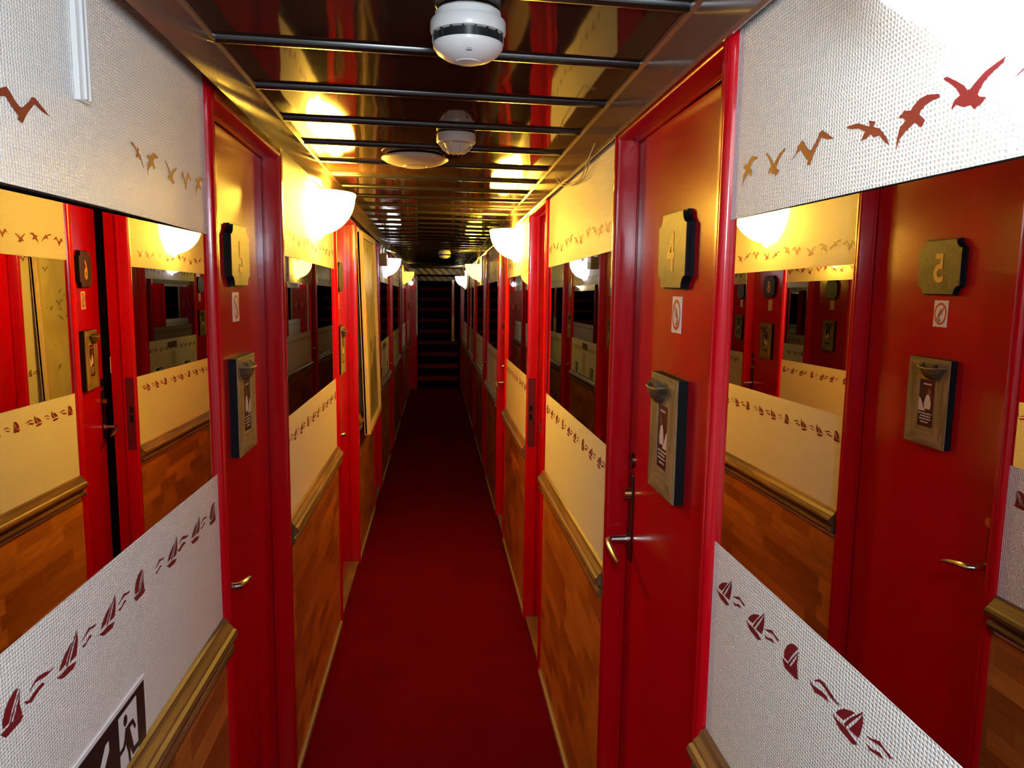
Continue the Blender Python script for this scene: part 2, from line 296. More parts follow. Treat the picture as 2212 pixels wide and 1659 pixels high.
# ceiling: glossy boards laid slightly askew, with a dark half-round strip over every joint
cm = MB(); SL = 0.075; STEP = 0.29; joints = [1.135+STEP*k for k in range(-8, 37)]
for a, b in zip(joints[:-1], joints[1:]):
    g = 0.004
    P = []
    for x in (-0.40, 0.40):
        for yy in (a+g, a+g+0.010, b-g-0.010, b-g): P.append((x, yy+SL*x))
    zz = [0.006, 0, 0, 0.006]
    vs = [(x, y, CEIL+zz[i % 4]+bend(y)) for i, (x, y) in enumerate(P)]
    vs += [(x, y, CEIL+0.02+bend(y)) for i, (x, y) in enumerate(P)]
    n = len(cm.v); cm.v += vs
    for i in range(3): cm.f.append((n+i, n+i+1, n+4+i+1, n+4+i))
    cm.f += [(n, n+4, n+12, n+8), (n+3, n+11, n+15, n+7), (n+8, n+12, n+15, n+11)]
ceil = tag(cm.build('ceiling', M['ceiling']), 'glossy dark brown boarded ceiling with narrow black joints', 'ceiling', kind='structure')
jm0 = None
for k, y in enumerate(joints):
    prof = [(-0.013, 0.012), (-0.013, 0.001), (-0.010, -0.006), (-.004, -0.009), (0.004, -0.009), (0.010, -0.006), (0.013, 0.001), (0.013, 0.012)]
    jm = MB(); jm.prism(prof, lambda p, q, t, y=y: (t, y+SL*t+p, CEIL+q+bend(y+SL*t)), -0.388, 0.384, 2)
    jm.build('joint_strip', M['joint'], ceil, smooth=True)

SEAGULLS, BOATS = GLY, GLY
for side in 'LR':
    s = -1 if side == 'L' else 1; D = DL if side == 'L' else DR
    rootm = MB()
    for y0, y1 in PANELS[side]:
        rootm.box(wx(side, -0.045), wx(side, -0.10), y0, y1, FLOOR-0.03, CEIL+0.03, ny=8)
    rootm.box(wx(side, -0.045), wx(side, -0.10), -1.2, YEND, 0.375, CEIL+0.03, ny=30)
    root = tag(rootm.build('wall_'+WALLNAME[side], M['dark'], bent=True), f'{WALLNAME[side]} corridor wall of wallpaper bands and wood laminate between red doors', 'wall', kind='structure')
    for i, (y0, y1) in enumerate(PANELS[side]):
        ny = max(4, int((y1-y0)/0.1))
        full = (side == 'L' and i == 2)      # the panel behind the poster has no mirror
        a = MB(); a.box(wx(side, 0), wx(side, -0.045), y0, y1, MB_Z if full else MT_Z, 0.385, ny=ny); a.build('upper_wallpaper', M['paper'], root, bent=True)
        a = MB(); a.box(wx(side, 0), wx(side, -0.045), y0, y1, -0.74, MB_Z, ny=ny); a.build('lower_wallpaper', M['paper'], root, bent=True)
        a = MB(); a.box(wx(side, 0.004), wx(side, -0.045), y0, y1, FLOOR-0.02, -0.741, ny=ny); a.build('wainscot_panel', M['parquet'], root, bent=True)
        # stencilled borders, painted on the paper
        gm = MB(); bm_ = MB()
        def decal(mb, poly, yc, zc, sc=1.0, sx=1.0):
            mb.add([(wx(side, 0.0006), yc+(-s)*p*sc*sx, zc+q*sc) for p, q in poly], [tuple(range(len(poly)))])
        seq = 'ABCDACBD'
        y = (y0+0.045) if side == 'L' else (y1-0.045); k = 0; d = 1 if side == 'L' else -1
        if y1 < 2: y = y1-0.035; d = -1
        zs = 0.172 if side == 'L' else 0.148
        if y1 > 2: zs = 0.150
        while y0+0.03 < y < y1-0.03 and y > -0.2:
            if y0 < 0 and side == 'R':
                break
            c = seq[k % 8]; sx = 0.72 if c == 'A' else 0.95
            decal(gm, GULLS[c], y, zs+0.006*math.sin(k*1.7), 0.92, sx); y += d*0.079; k += 1
            if k % 4 == 0: y += d*0.018
        if y0 < 0 and side == 'R':
            for c, yy, zz, sx in (('C', 0.972, 0.147, .8), ('D', 0.898, 0.147, .8), ('A', 0.810, 0.147, .85), ('B', 0.701, 0.142, 1), ('C', 0.625, 0.139, 1), ('D', 0.561, 0.150, 1), ('A', 0.475, 0.150, .8), ('B', 0.39, .147, 1), ('C', .31, .147, 1)):
                decal(gm, GULLS[c], yy, zz, 1.0, sx)
        if y0 < 0 and side == 'L':
            gm = MB()
            for c, yy, zz, sx in (('C', 1.440, 0.172, .8), ('A', 1.365, 0.172, .55), ('D', 1.295, 0.172, .8), ('C', 1.215, .172, .85), ('B', 1.155, 0.176, .6), ('A', 0.850, 0.172, 1.05), ('D', .77, .172, 1), ('C', .70, .172, 1)):
                decal(gm, GULLS[c], yy, zz, 1.0, sx)
        if gm.v: gm.build('seagull_border', M['stencil'], root, bent=True)
        zb = -0.428 if side == 'L' else -0.415
        bs = []
        if y0 < 0 and side == 'L': bs = [('boatB', .754), ('waveA', .809), ('boatA', .870), ('waveB', .925), ('boatA', .978), ('waveB', 1.030), ('boatB', 1.084), ('waveB', 1.165), ('boatA', 1.219), ('waveA', 1.275), ('boatA', 1.338), ('waveB', 1.388), ('boatB', 1.442), ('waveA', .68), ('boatA', .62)]
        elif y0 < 0: bs = [('boatA', .986), ('waveB', .933), ('boatA', .881), ('waveB', .833), ('boatB', .782), ('waveA', .7065), ('boatA', .662), ('waveB', .608), ('boatA', .55), ('waveA', .49), ('boatB', .43)]
        else:
            y = y0+0.04 if side == 'L' else y1-0.04; k = 0
            while y0+.03 < y < y1-.03:
                bs.append((('boatB', 'boatA', 'boatA')[k % 3], y)); yw = y+d*0.052
                if y0+.03 < yw < y1-.03: bs.append((('waveA', 'waveB')[k % 2], yw))
                y += d*0.105; k += 1
                if k % 3 == 0: y += d*0.022
        for g_, yy in bs:
            for poly in GLY[g_]:
                decal(bm_, poly, yy, zb, 1.0 if y0 < 0 else 0.9)
        if bm_.v: bm_.build('sailboat_border', M['stencil'], root, bent=True)

ORD = ['nearest', 'second', 'third', 'fourth', 'fifth', 'sixth', 'seventh']
# ---- mirrors, one pane per panel
for side in 'LR':
    for i, (y0, y1) in enumerate(PANELS[side]):
        if side == 'L' and i == 2: continue
        a = MB(); a.box(wx(side, -0.0003), wx(side, -0.012), y0+0.001, y1-0.001, MB_Z+0.0005, MT_Z-0.0005, ny=1)
        o = a.build('wall_mirror', M['mirror'], bent=True)
        tag(o, f'wide frameless mirror pane, {ORD[i]} along the {WALLNAME[side]} wall from the camera', 'mirror', 'mirrors set in both corridor walls')
# ---- chair rails, baseboards, cornices
tn = 0
def trim(mb, m_, lab, **k):
    global tn
    tn += 1; return tag(mb.build(f'trim_{tn}', m_, bent=True, **k), lab, 'trim', kind='structure')
RAILP = [(0.0, -0.670), (0.008, -0.672), (0.012, -0.682), (0.018, -0.686), (0.020, -0.691), (0.026, -0.694), (0.029, -0.701), (0.027, -0.709), (0.019, -0.713), (0.013, -0.716), (0.013, -0.722), (0.019, -0.725), (0.022, -0.732), (0.019, -0.741), (0.008, -0.747), (0.0, -0.748)]
for side in 'LR':
    for i, (y0, y1) in enumerate(PANELS[side]):
        a = MB(); a.prism(RAILP, lambda p, q, t: (wx(side, p+0.0005), t, q+(0.02 if side == 'R' else 0.018)), y0+0.003, y1-0.003, max(3, int((y1-y0)/.15)))
        trim(a, M['rail'], f'moulded wooden chair rail, {ORD[i]} along the {WALLNAME[side]} wall', smooth=True)
    a = MB(); 
    for y0, y1 in PANELS[side]:
        a.box(wx(side, 0.004), wx(side, 0.011), y0, y1, FLOOR, FLOOR+0.018, ny=8)
    tag(a.build('baseboard_'+WALLNAME[side], M['base'], bent=True), f'thin pale edging strip along the foot of the {WALLNAME[side]} wall', 'baseboard', kind='structure')
    XT = (DL-0.374) if side == 'L' else (DR-0.374)
    P = [(0.034, 0.350), (0.036, 0.345), (XT-0.001, 0.385), (XT+0.001, 0.404), (XT+0.006, 0.409), (XT+0.006, 0.414), (XT-0.006, 0.416), (0.028, 0.360)] if side == 'L' else \
        [(0.012, 0.331), (0.018, 0.329), (0.022, 0.333), (0.023, 0.370), (0.024, 0.402), (0.029, 0.407), (0.029, 0.414), (0.018, 0.416), (0.015, 0.345)]
    a = MB(); a.prism(P, lambda p, q, t: (wx(side, p), t, q), -1.2, YEND, 60)
    trim(a, M['cornice'], f'polished brown cornice board along the top of the {WALLNAME[side]} wall', smooth=True)
# ---- back wall behind the camera
a = MB(); a.box(-0.6, 0.6, -1.25, -1.2, FLOOR, CEIL+0.03)
tag(a.build('wall_back', M['paper'], bent=True), 'plain wall closing the corridor behind the viewer', 'wall', kind='structure')

# ------------------------------------------------------------------ doors
DOORS = {'L': [(1.485, 2.15), (3.24, 4.05), (5.08, 5.70), (6.82, 7.34), (8.71, 9.20), (10.42, 10.92)],
         'R': [(1.03, 1.70), (2.74, 3.27), (4.34, 4.90), (5.97, 6.42), (7.72, 8.14), (9.38, 9.80)]}
DORD = ['nearest', 'second', 'third', 'fourth', 'fifth', 'sixth']
FP = [(0, -0.045), (0, 0.004), (0.003, 0.009), (0.008, 0.012), (0.013, 0.012), (0.0155, 0.009), (0.018, 0.012), (0.026, 0.012), (0.029, 0.009), (0.030, 0.003), (0.030, -0.027), (0.035, -0.027), (0.035, -0.033), (0.030, -0.033), (0.030, -0.080), (0.01, -0.080)]
ITEM = {}
dn = 0
for i in range(6):
    for side in 'LR':
        y0, y1 = DOORS[side][i]; dn += 1; ajar = (side == 'R' and i == 1)
        yc = (y0+y1)/2; zt = 0.342 if side == 'L' else 0.322
        lab = f'{DORD[i]} red door on the {WALLNAME[side]} wall' + (', standing slightly ajar' if ajar else ', closed')
        d = tag(empty(f'door_{dn}', (wx(side, 0), yc, FLOOR+bend(yc))), lab, 'door', kind='structure'); off = d.location.copy()
        def W(mb, name, m_, par=d, **k):
            mb.v = [(x, y, z+bend(y)) for x, y, z in mb.v]; mb.v = [(x-off.x, y-off.y, z-off.z) for x, y, z in mb.v]
            return mb.build(name, m_, par, **k)
        fr = MB()
        fr.prism(FP, lambda p, q, t: (wx(side, q), y0+p, t), FLOOR-0.01, 0.374, 1)
        fr.prism(FP, lambda p, q, t: (wx(side, q), y1-p, t), FLOOR-0.01, 0.374, 1)
        LP = [(0.376, -0.045), (0.376, 0.006), (0.372, 0.012), (zt+0.010, 0.012), (zt+0.003, 0.010), (zt, 0.004), (zt, -0.027), (zt-0.005, -0.027), (zt-0.005, -0.033), (zt, -0.033), (zt, -0.08), (0.36, -0.08)]
        fr.prism(LP, lambda p, q, t: (wx(side, q), t, p), y0+0.029, y1-0.029, 3)
        frame = W(fr, 'door_frame', M['redframe'], smooth=True)
        # leaf, built about its hinge edge (near side on the right wall, far side on the left wall)
        hy = y0+0.0305 if side == 'R' else y1-0.0305; wd = (y1-y0)-0.061; dirn = 1 if side == 'R' else -1
        ang = 0.0 if not ajar else math.radians(9.0)
        zoff = bend(yc)
        leaf_e = MB(); s = -1 if side == 'L' else 1
        def LW(u, v, z):      # u along the leaf from the hinge, v out of the leaf face
            uu = u*math.cos(ang)+0*v; inn = u*math.sin(ang)
            return (wx(side, -0.036+v-inn), hy+dirn*uu+ (v*math.sin(ang)), z+zoff)
        def leafbox(mb, u0, u1, v0, v1, z0, z1):
            c = [LW(u, v, z) for z in (z0, z1) for v in (v0, v1) for u in (u0, u1)]
            mb.add([(p[0]-off.x, p[1]-off.y, p[2]-off.z) for p in c], [(0, 1, 3, 2), (4, 6, 7, 5), (0, 4, 5, 1), (2, 3, 7, 6), (0, 2, 6, 4), (1, 5, 7, 3)]); return mb
        lf = leafbox(MB(), 0.001, wd-0.002, -0.038, 0.0, FLOOR+0.02, zt-0.004)
        leaf = lf.build('door_leaf', M['red'], d, bevel=0.002)
        if ajar:
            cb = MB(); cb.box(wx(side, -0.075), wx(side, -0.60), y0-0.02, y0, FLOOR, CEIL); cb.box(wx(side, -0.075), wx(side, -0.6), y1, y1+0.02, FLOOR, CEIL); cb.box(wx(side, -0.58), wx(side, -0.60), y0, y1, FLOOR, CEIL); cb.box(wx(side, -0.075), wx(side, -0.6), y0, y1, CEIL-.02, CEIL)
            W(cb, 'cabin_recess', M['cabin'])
            lp = MB(); lp.box(wx(side, -0.026), wx(side, 0.006), y1-0.0325, y1-0.0295, -0.66, -0.36)
            pl = W(lp, 'strike_plate', M['lockred'])
            hb = MB(); hb.box(wx(side, -0.013), wx(side, 0.0), y1-0.0335, y1-0.0320, -0.505, -0.480); hb.box(wx(side, -0.013), wx(side, 0.0), y1-0.0335, y1-0.0320, -0.545, -0.515)
            W(hb, 'latch_hole', M['black'])
        # lock set at the free edge
        hz = -0.005 if side == 'R' else -0.055
        ue = wd-0.038
        def P_(u, v, z): p = LW(u, v, z); return (p[0]-off.x, p[1]-off.y, p[2]-off.z)
        if i < 4:
            h = leafbox(MB(), ue-0.016, ue+0.016, 0.0, 0.004, -0.605+hz, -0.405+hz).build('door_handle', M['bronze'], d, bevel=0.003)
            t = MB(); zl = -0.555+hz
            t.tube([P_(ue, 0.003, zl), P_(ue, 0.045, zl), P_(ue-0.006, 0.052, zl-0.001), P_(ue-0.03, 0.055, zl-0.003), P_(ue-0.07, 0.054, zl-0.011), P_(ue-0.098, 0.050, zl-0.020)], [.008, .007, .0075, .007, .006, .004], 10)
            t.tube([P_(ue, 0.002, zl), P_(ue, 0.012, zl)], 0.013, 14)
            t.build('lever', M['steel'], h, smooth=True)
            t = MB(); t.tube([P_(ue, 0.002, -0.45+hz), P_(ue, 0.018, -0.45+hz)], [0.013, 0.0115], 16); t.build('lock_cylinder', M['brass'], h, smooth=True)
            t = MB(); t.tube([P_(ue+0.004, 0.0, -0.375+hz), P_(ue+0.004, 0.004, -0.375+hz)], 0.018, 20); t.build('security_rosette', M['bronze'], d, smooth=True)
        else:
            t = MB(); t.tube([P_(ue, 0.0, -0.56), P_(ue, 0.03, -0.56), P_(ue-0.05, 0.035, -0.565)], .007, 6); t.build('door_handle', M['steel'], d, smooth=True)
        a = MB(); a.box(wx(side, 0.002), wx(side, -0.06), y0+0.029, y1-0.029, FLOOR, FLOOR+0.012, ny=2)
        trim(a, M['thresh'], f'worn brown wooden threshold of the {DORD[i]} door on the {WALLNAME[side]} wall')
        uc = {('L', 0): hy-1.805, ('R', 0): 1.36-hy, ('R', 1): 3.02-hy}.get((side, i), wd*0.5)
        p = LW(uc, 0, 0); ITEM[(side, i)] = (p[0], p[1], zoff, RZ[side]+(-ang if side == 'R' else ang), wd)
# ---- plaque
def onleaf(o, side, i, z, v=0.0):
    x, y, z0, rz, wd = ITEM[(side, i)]; s = 1 if side == 'L' else -1
    o.location = (x+s*v, y, z0+z); o.rotation_euler = (0, 0, rz); return o
def make_plaque():
    e = empty('number_plaque')
    pts = []
    w_, h_, r = 0.083, 0.069, 0.022
    for cx, cz, a0 in ((w_, h_, 180), (w_, -h_, 90), (-w_, -h_, 0), (-w_, h_, -90)):
        pts += [(cx+r*math.cos(math.radians(a0+k*15)), cz+r*math.sin(math.radians(a0+k*15))) for k in range(7)]
    b = MB(); b.prism(pts, lambda p, q, t: (p, t, q), 0.0, -0.008); b.prism([(p*.96, q*.96) for p, q in pts], lambda p, q, t: (p, t, q), -0.008, -0.014)
    bo = b.build('backing_board', M['black'], e)
    f = MB(); f.prism([(p*.955, q*.955) for p, q in pts], lambda p, q, t: (p, t, q), -0.014, -0.0152); f.build('face', M['plaque'], e); return e
def make_sticker():
    e = empty('no_smoking_sticker')
    a = MB(); a.box(-0.026, 0.026, -0.001, 0, -0.033, 0.033); a.build('backing', M['signwhite'], e)
    a = MB(); n = 40
    R1, R2 = 0.0235, 0.0185
    a.add([(r*math.cos(2*math.pi*k/n), -0.0013, r*1.18*math.sin(2*math.pi*k/n)) for k in range(n) for r in (R1, R2)], [(2*k, 2*((k+1) % n), 2*((k+1) % n)+1, 2*k+1) for k in range(n)])
    a.flat([(-0.0155, 0.0165), (-0.0125, 0.0190), (0.0155, -0.0165), (0.0125, -0.0190)], -0.0016); a.build('prohibition_ring', M['signred'], e)
    a = MB(); a.flat([(-.003, .012), (-.0005, .013), (.010, -.006), (.0075, -.007)], -.0012); a.flat([(.002, -.012), (.0055, -.0165), (.0035, -.020), (-.0005, -.019), (-.001, -.0145)], -.0014)
    a.flat([(.002, .002), (.0035, .002), (.0035, -.013), (.002, -.013)], -.0012)
    a.flat([(-.010, .010), (-.0085, .0105), (-.004, -.004), (-.0055, -.0045)], -.0012); a.build('cigarette_drawing', M['signblack'], e); return e
def make_frame():
    e = empty('picture_frame'); W_, H_, T = 0.080, 0.111, 0.020
    ix0, ix1, iz1, iz0 = -0.031, 0.031, 0.056, -0.064
    a = MB(); a.box(-W_, W_, -T+0.003, 0, -H_, H_); a.build('black_side', M['black'], e)
    for poly in ([(-W_, -H_), (ix0, iz0), (ix0, iz1), (-W_, H_)], [(W_, -H_), (W_, H_), (ix1, iz1), (ix1, iz0)]):
        MB().prism(poly, lambda p, q, t: (p, t, q), -T+0.003, -T).build('side_board', M['frame'], e, bevel=.0007)
    for poly in ([(-W_, H_), (ix0, iz1), (ix1, iz1), (W_, H_)], [(-W_, -H_), (W_, -H_), (ix1, iz0), (ix0, iz0)]):
        MB().prism(poly, lambda p, q, t: (p, t, q), -T+0.003, -T-0.0005).build('cross_board', M['frameh'], e, bevel=.0007)
    p = MB(); p.box(ix0, ix1, -T+0.0015, -T+0.003, iz0, iz1); ph = p.build('photo', M['photo'], e)
    q = MB(); yq = -T+0.0012
    q.flat([(-.012, .016), (-.002, .020), (.004, .012), (.010, -.006), (.006, -.018), (-.016, -.018), (-.018, -.004)], yq); q.flat([(.030, .010), (.022, .006), (.012, -.012), (.002, -.024), (.030, -.024)], yq-.0001)
    q.build('white_figure', M['photowhite'], ph)
    q = MB(); q.flat([(-.009+.007*math.cos(k*.524), .027+.009*math.sin(k*.524)) for k in range(12)], yq-.0002); q.build('brown_head', M['photomid'], ph)
    rr = random.Random(3)
    for z, w0 in ((.045, .016), (-.030, .024), (-.037, .020), (-.044, .021), (-.052, .012)):
        x = -w0; q = MB()
        while x < w0:
            l = rr.uniform(.003, .007); q.flat([(x, z-.0018), (x+l, z-.0018), (x+l, z+.0018), (x, z+.0018)], yq-.0003); x += l+.0018
        q.build('caption_line', M['photowhite'], ph)
    # half-hull boat nailed across the top left
    h = MB(); st = []
    N = 12
    for k in range(N+1):
        t = k/N; x = -0.070+0.100*t; wd = 0.020*math.sin(math.pi*min(1, .12+t*.80))**.6; dp = 0.026*(1-abs(2*t-1)**2.6)+.003; top = 0.086+0.006*(2*t-1)**2
        st.append([(x, -T-wd*c, top-dp*(1-math.cos(math.pi/2*j/4)) if False else top-dp*math.sin(math.pi/2*j/4)) for j, c in ((j, math.cos(math.pi/2*j/4)) for j in range(5))]+[(x, -T, top)])
    n6 = 6; base = len(h.v)
    for r in st: h.v += r
    for k in range(N):
        for j in range(n6):
            j2 = (j+1) % n6; h.f.append((base+k*n6+j, base+k*n6+j2, base+(k+1)*n6+j2, base+(k+1)*n6+j))
    h.f += [tuple(range(n6)), tuple(N*n6+j for j in range(n6))[::-1]]
    ho = h.build('boat_hull', M['boat'], e, smooth=True)
    g = MB(); g.tube([(-0.071, -T-.006, .0925), (-0.045, -T-.019, .088), (-.02, -T-.0215, .0868), (.01, -T-.019, .0875), (.031, -T-.008, .092)], .0022, 6); g.build('gunwale', M['frameh'], ho)
    g = MB(); g.box(-.030, -.006, -T-.012, -T, .086, .098); g.box(-.052, -.048, -T-.008, -T-.004, .086, .102); g.box(.012, .016, -T-.008, -T-.004, .086, .100); g.build('wheelhouse', M['boat'], ho)
    for x in (-.059, .059):
        g = MB(); g.tube([(x, -T, -.012), (x, -T-.0015, -.012)], .0028, 10); g.build('screw', M['steel'], e)
    return e
pl0, st0, fr0 = make_plaque(), make_sticker(), make_frame()
first = True
NUM = {('L', 0): '5', ('R', 0): '4', ('R', 1): '6', ('R', 2): '8'}
for side in 'LR':
    for i in range(6):
        if i > 3: continue
        wd = ITEM[(side, i)][4]
        p = pl0 if first else copy_tree(pl0); s_ = st0 if first else copy_tree(st0); f = fr0 if first else copy_tree(fr0); first = False
        where = f'{DORD[i]} red door of the {WALLNAME[side]} wall'
        num = NUM.get((side, i))
        tag(p, (f'notched dark wooden plaque with number {num} on the ' if num else 'notched dark wooden plaque without readable number on the ')+where, 'plaque', 'number plaques on the cabin doors')
        tag(s_, 'small red and white no-smoking sticker on the '+where, 'sticker', 'no-smoking stickers on the cabin doors')
        tag(f, 'driftwood picture frame with small wooden boat on the '+where, 'picture frame', 'driftwood frames on the cabin doors')
        onleaf(p, side, i, 0.070); onleaf(s_, side, i, -0.045); onleaf(f, side, i, -0.268)
ITEMP = None
for o in [o for o in bpy.data.objects if o.type == 'EMPTY' and o.name.startswith('number_plaque')]:
    lab = o['label']
    for n_ in '4568':
        if f'number {n_} ' in lab: text_mesh(n_, 0.098, 'number', M['gold'], o, 0.0, -0.0154, -0.006, sx=0.85)
# small white card hanging from the free edge of the ajar door
a = MB(); a.prism([(-.010, -.034), (.010, -.034), (.010, .034), (.004, .034), (.004, .026), (-.004, .026), (-.004, .034), (-.010, .034)], lambda p, q, t: (p, t, q), 0, -.0015)
o = a.build('door_hanger', M['signwhite'])
x, y, z0, rz, wd = ITEM[('R', 1)]; o.location = (x+0.006, y+wd*0.5-0.004, z0-0.312); o.rotation_euler = (0, 0, rz+0.15)
tag(o, 'small white card hanging at the free edge of the ajar right door', 'card')

# ------------------------------------------------------------------ wall lamps
def make_lamp(idx, side, y, z, power, es, col, lab):
    e = empty('wall_lamp'); place(e, side, y, z)
    tag(e, lab, 'lamp', 'half-bowl wall lamps')
    R, Hh = 0.138, 0.133
    prof = [(R*math.cos(math.radians(a))*(1.0), -Hh*math.sin(math.radians(a))) for a in range(0, 88, 4)]+[(0.006, -Hh*0.999)]
    b = MB(); nseg = 120
    b.lathe(prof, lambda cx, cy, h: (cx, cy, h), nseg, math.pi, 2*math.pi, rib=lambda a, h: 1+0.010*math.cos(a*62))
    bowl = b.build('glass_bowl', mat_bowl('lamp_glass_%d' % idx, col, es), e, smooth=False)
    for p in bowl.data.polygons: p.use_smooth = True
    sm = bowl.modifiers.new('thickness', 'SOLIDIFY'); sm.thickness = 0.003; sm.offset = -1
    r = MB(); r.lathe([(R+.001, -.004), (R+.004, 0), (R+.004, .009), (R, .011), (R-.004, .009), (R-.004, -.004)], lambda cx, cy, h: (cx, cy, h), 60, math.pi, 2*math.pi)
    r.build('rim', bowl.data.materials[0], e, smooth=True)
    g = MB(); g.lathe([(0.0, -Hh-.014), (.006, -Hh-.012), (.008, -Hh-.006), (.014, -Hh-.001), (.016, -Hh+.003), (0, -Hh+.004)], lambda cx, cy, h: (cx, cy-.018, h), 20); g.build('finial', bowl.data.materials[0], e, smooth=True)
    p = MB(); p.box(-.05, .05, -.012, 0, -.10, -.02); p.build('wall_bracket', M['white'], e, bevel=.003)
    q = MB(); q.lathe([(0, -.045), (.012, -.042), (.020, -.028), (.022, -.012), (.018, .004), (.010, .012), (0, .014)], lambda cx, cy, h: (cx, cy-.065, h-.03), 20)
    bulb = q.build('bulb', mat('bulb_glow_%d' % idx, (1, 1, 1), 0.4, emit=col, es=power*6), e, smooth=True)
    ld = bpy.data.lights.new('bulb_light', 'POINT'); ld.energy = power; ld.color = col; ld.shadow_soft_size = 0.03
    lo = bpy.data.objects.new('bulb_light', ld); COL.objects.link(lo); lo.parent = e; lo.location = (0, -.075, .018)
for k, L_ in enumerate(LAMPS): make_lamp(k, *L_)

# unseen fill lamp, added overhead to brighten the near panels
cl = empty('added_fill_lamp', (0.06, 0.02, CEIL-.002)); id3 = lambda a, b, c: (a, b, c)
MB().lathe([(0, 0), (.07, 0), (.07, -.02), (.055, -.025), (0, -.025)], id3, 32).build('fill_lamp_base', M['white'], cl, smooth=True)
MB().lathe([(.05, -.025), (.075, -.05), (.08, -.085), (.06, -.12), (.03, -.135), (0, -.138)], id3, 32).build('fill_lamp_globe', mat('fill_lamp_glow', (.9, .9, .9), .3, emit=FILL_COL, es=8), cl, smooth=True)
ld = bpy.data.lights.new('bulb_light', 'POINT'); ld.energy = FILL_POWER; ld.color = FILL_COL; ld.shadow_soft_size = .08  # point light of the added fill lamp, below its globe
lo = bpy.data.objects.new('bulb_light', ld); COL.objects.link(lo); lo.parent = cl; lo.location = (0, 0, -.235)
tag(cl, 'added round glass fill lamp, out of view above the viewer', 'lamp')
# ------------------------------------------------------------------ ceiling fittings
def ceil_at(x, y): return (x, y, CEIL+bend(y)-0.002)
def make_detector():
    e = empty('smoke_detector'); id3 = lambda a, b, c: (a, b, c)
    b = MB(); b.lathe([(0, 0), (.047, 0), (.050, -.003), (.050, -.013), (.0465, -.014)], id3, 48, rib=lambda a, h: 1+.012*(1 if math.sin(a*12) > .6 else 0)); b.build('mounting_base', M['white'], e, smooth=True)
    b = MB(); b.lathe([(.046, -.013), (.056, -.014), (.0575, -.017), (.0575, -.030), (.056, -.033), (.050, -.034)], id3, 48); b.build('upper_ring', M['white'], e, smooth=True)
    b = MB(); b.lathe([(.050, -.033), (.050, -.046)], id3, 48); b.build('sensor_band', M['signblack'], e, smooth=True)
    b = MB()
    for k in range(18):
        a = 2*math.pi*k/18; c, s = math.cos(a), math.sin(a); t = .0012
        b.add([(c*r-s*w, s*r+c*w, z) for z in (-.033, -.047) for r in (.0495, .0545) for w in (-t, t)], [(0, 1, 3, 2), (4, 6, 7, 5), (0, 4, 5, 1), (2, 3, 7, 6), (0, 2, 6, 4), (1, 5, 7, 3)])
    b.build('vent_rib', M['signblack'], e)
    b = MB(); b.lathe([(.050, -.046), (.0535, -.047), (.053, -.052), (.047, -.060), (.036, -.067), (.022, -.0715), (.0205, -.0705), (.0195, -.0725), (0, -.0735)], id3, 48); b.build('dome', M['white'], e, smooth=True)
    b = MB(); b.box(-.004, .004, -.045, -.042, -.066, -.0625); b.build('indicator', M['signgrey'], e)
    return e
d1 = make_detector(); d1.location = ceil_at(0.048, 1.225); d1.scale = (1, 1, 1.02); tag(d1, 'large white smoke detector with black slotted band on the near ceiling', 'smoke detector')
d2 = empty('heat_detector', ceil_at(0.052, 2.10)); id3 = lambda a, b, c: (a, b, c)
b = MB(); b.lathe([(0, 0), (.050, 0), (.052, -.003), (.052, -.022), (.049, -.026), (.036, -.027)], id3, 44); b.build('mounting_base', M['dimwhite'], d2, smooth=True)
b = MB(); b.lathe([(.036, -.023), (.032, -.030), (.024, -.046), (.022, -.050), (0, -.050)], id3, 44); b.build('cone', M['dimwhite'], d2, smooth=True)
b = MB()
for k in range(10):
    a = 2*math.pi*k/10; b.tube([(.046*math.cos(a), .046*math.sin(a), -.024), (.036*math.cos(a), .036*math.sin(a), -.040), (.021*math.cos(a), .021*math.sin(a), -.051)], .0018, 6)
b.build('cage_rib', M['dimwhite'], d2, smooth=True)
tag(d2, 'off-white conical heat detector hanging from the ceiling beside the flat disc', 'heat detector')
d3 = empty('ceiling_disc_light', ceil_at(-0.066, 2.45)); d3.scale = (.97, .97, .9)
b = MB(); b.lathe([(0, 0), (.092, 0), (.094, -.006), (.085, -.009)], id3, 60); b.build('base_ring', M['dimwhite'], d3, smooth=True)
b = MB(); b.lathe([(.088, -.005), (.105, -.006), (.106, -.010), (.092, -.020), (.066, -.029), (.040, -.0335), (.038, -.033), (.036, -.036), (0, -.038)], id3, 60); b.build('cover', M['dimwhite'], d3, smooth=True)
tag(d3, 'shallow round off-white ceiling disc beside the conical detector', 'ceiling fitting')
d4 = copy_tree(d1); d4.location = ceil_at(0.075, 7.2); tag(d4, 'small dark looking smoke detector far down the ceiling before the stairs', 'smoke detector')

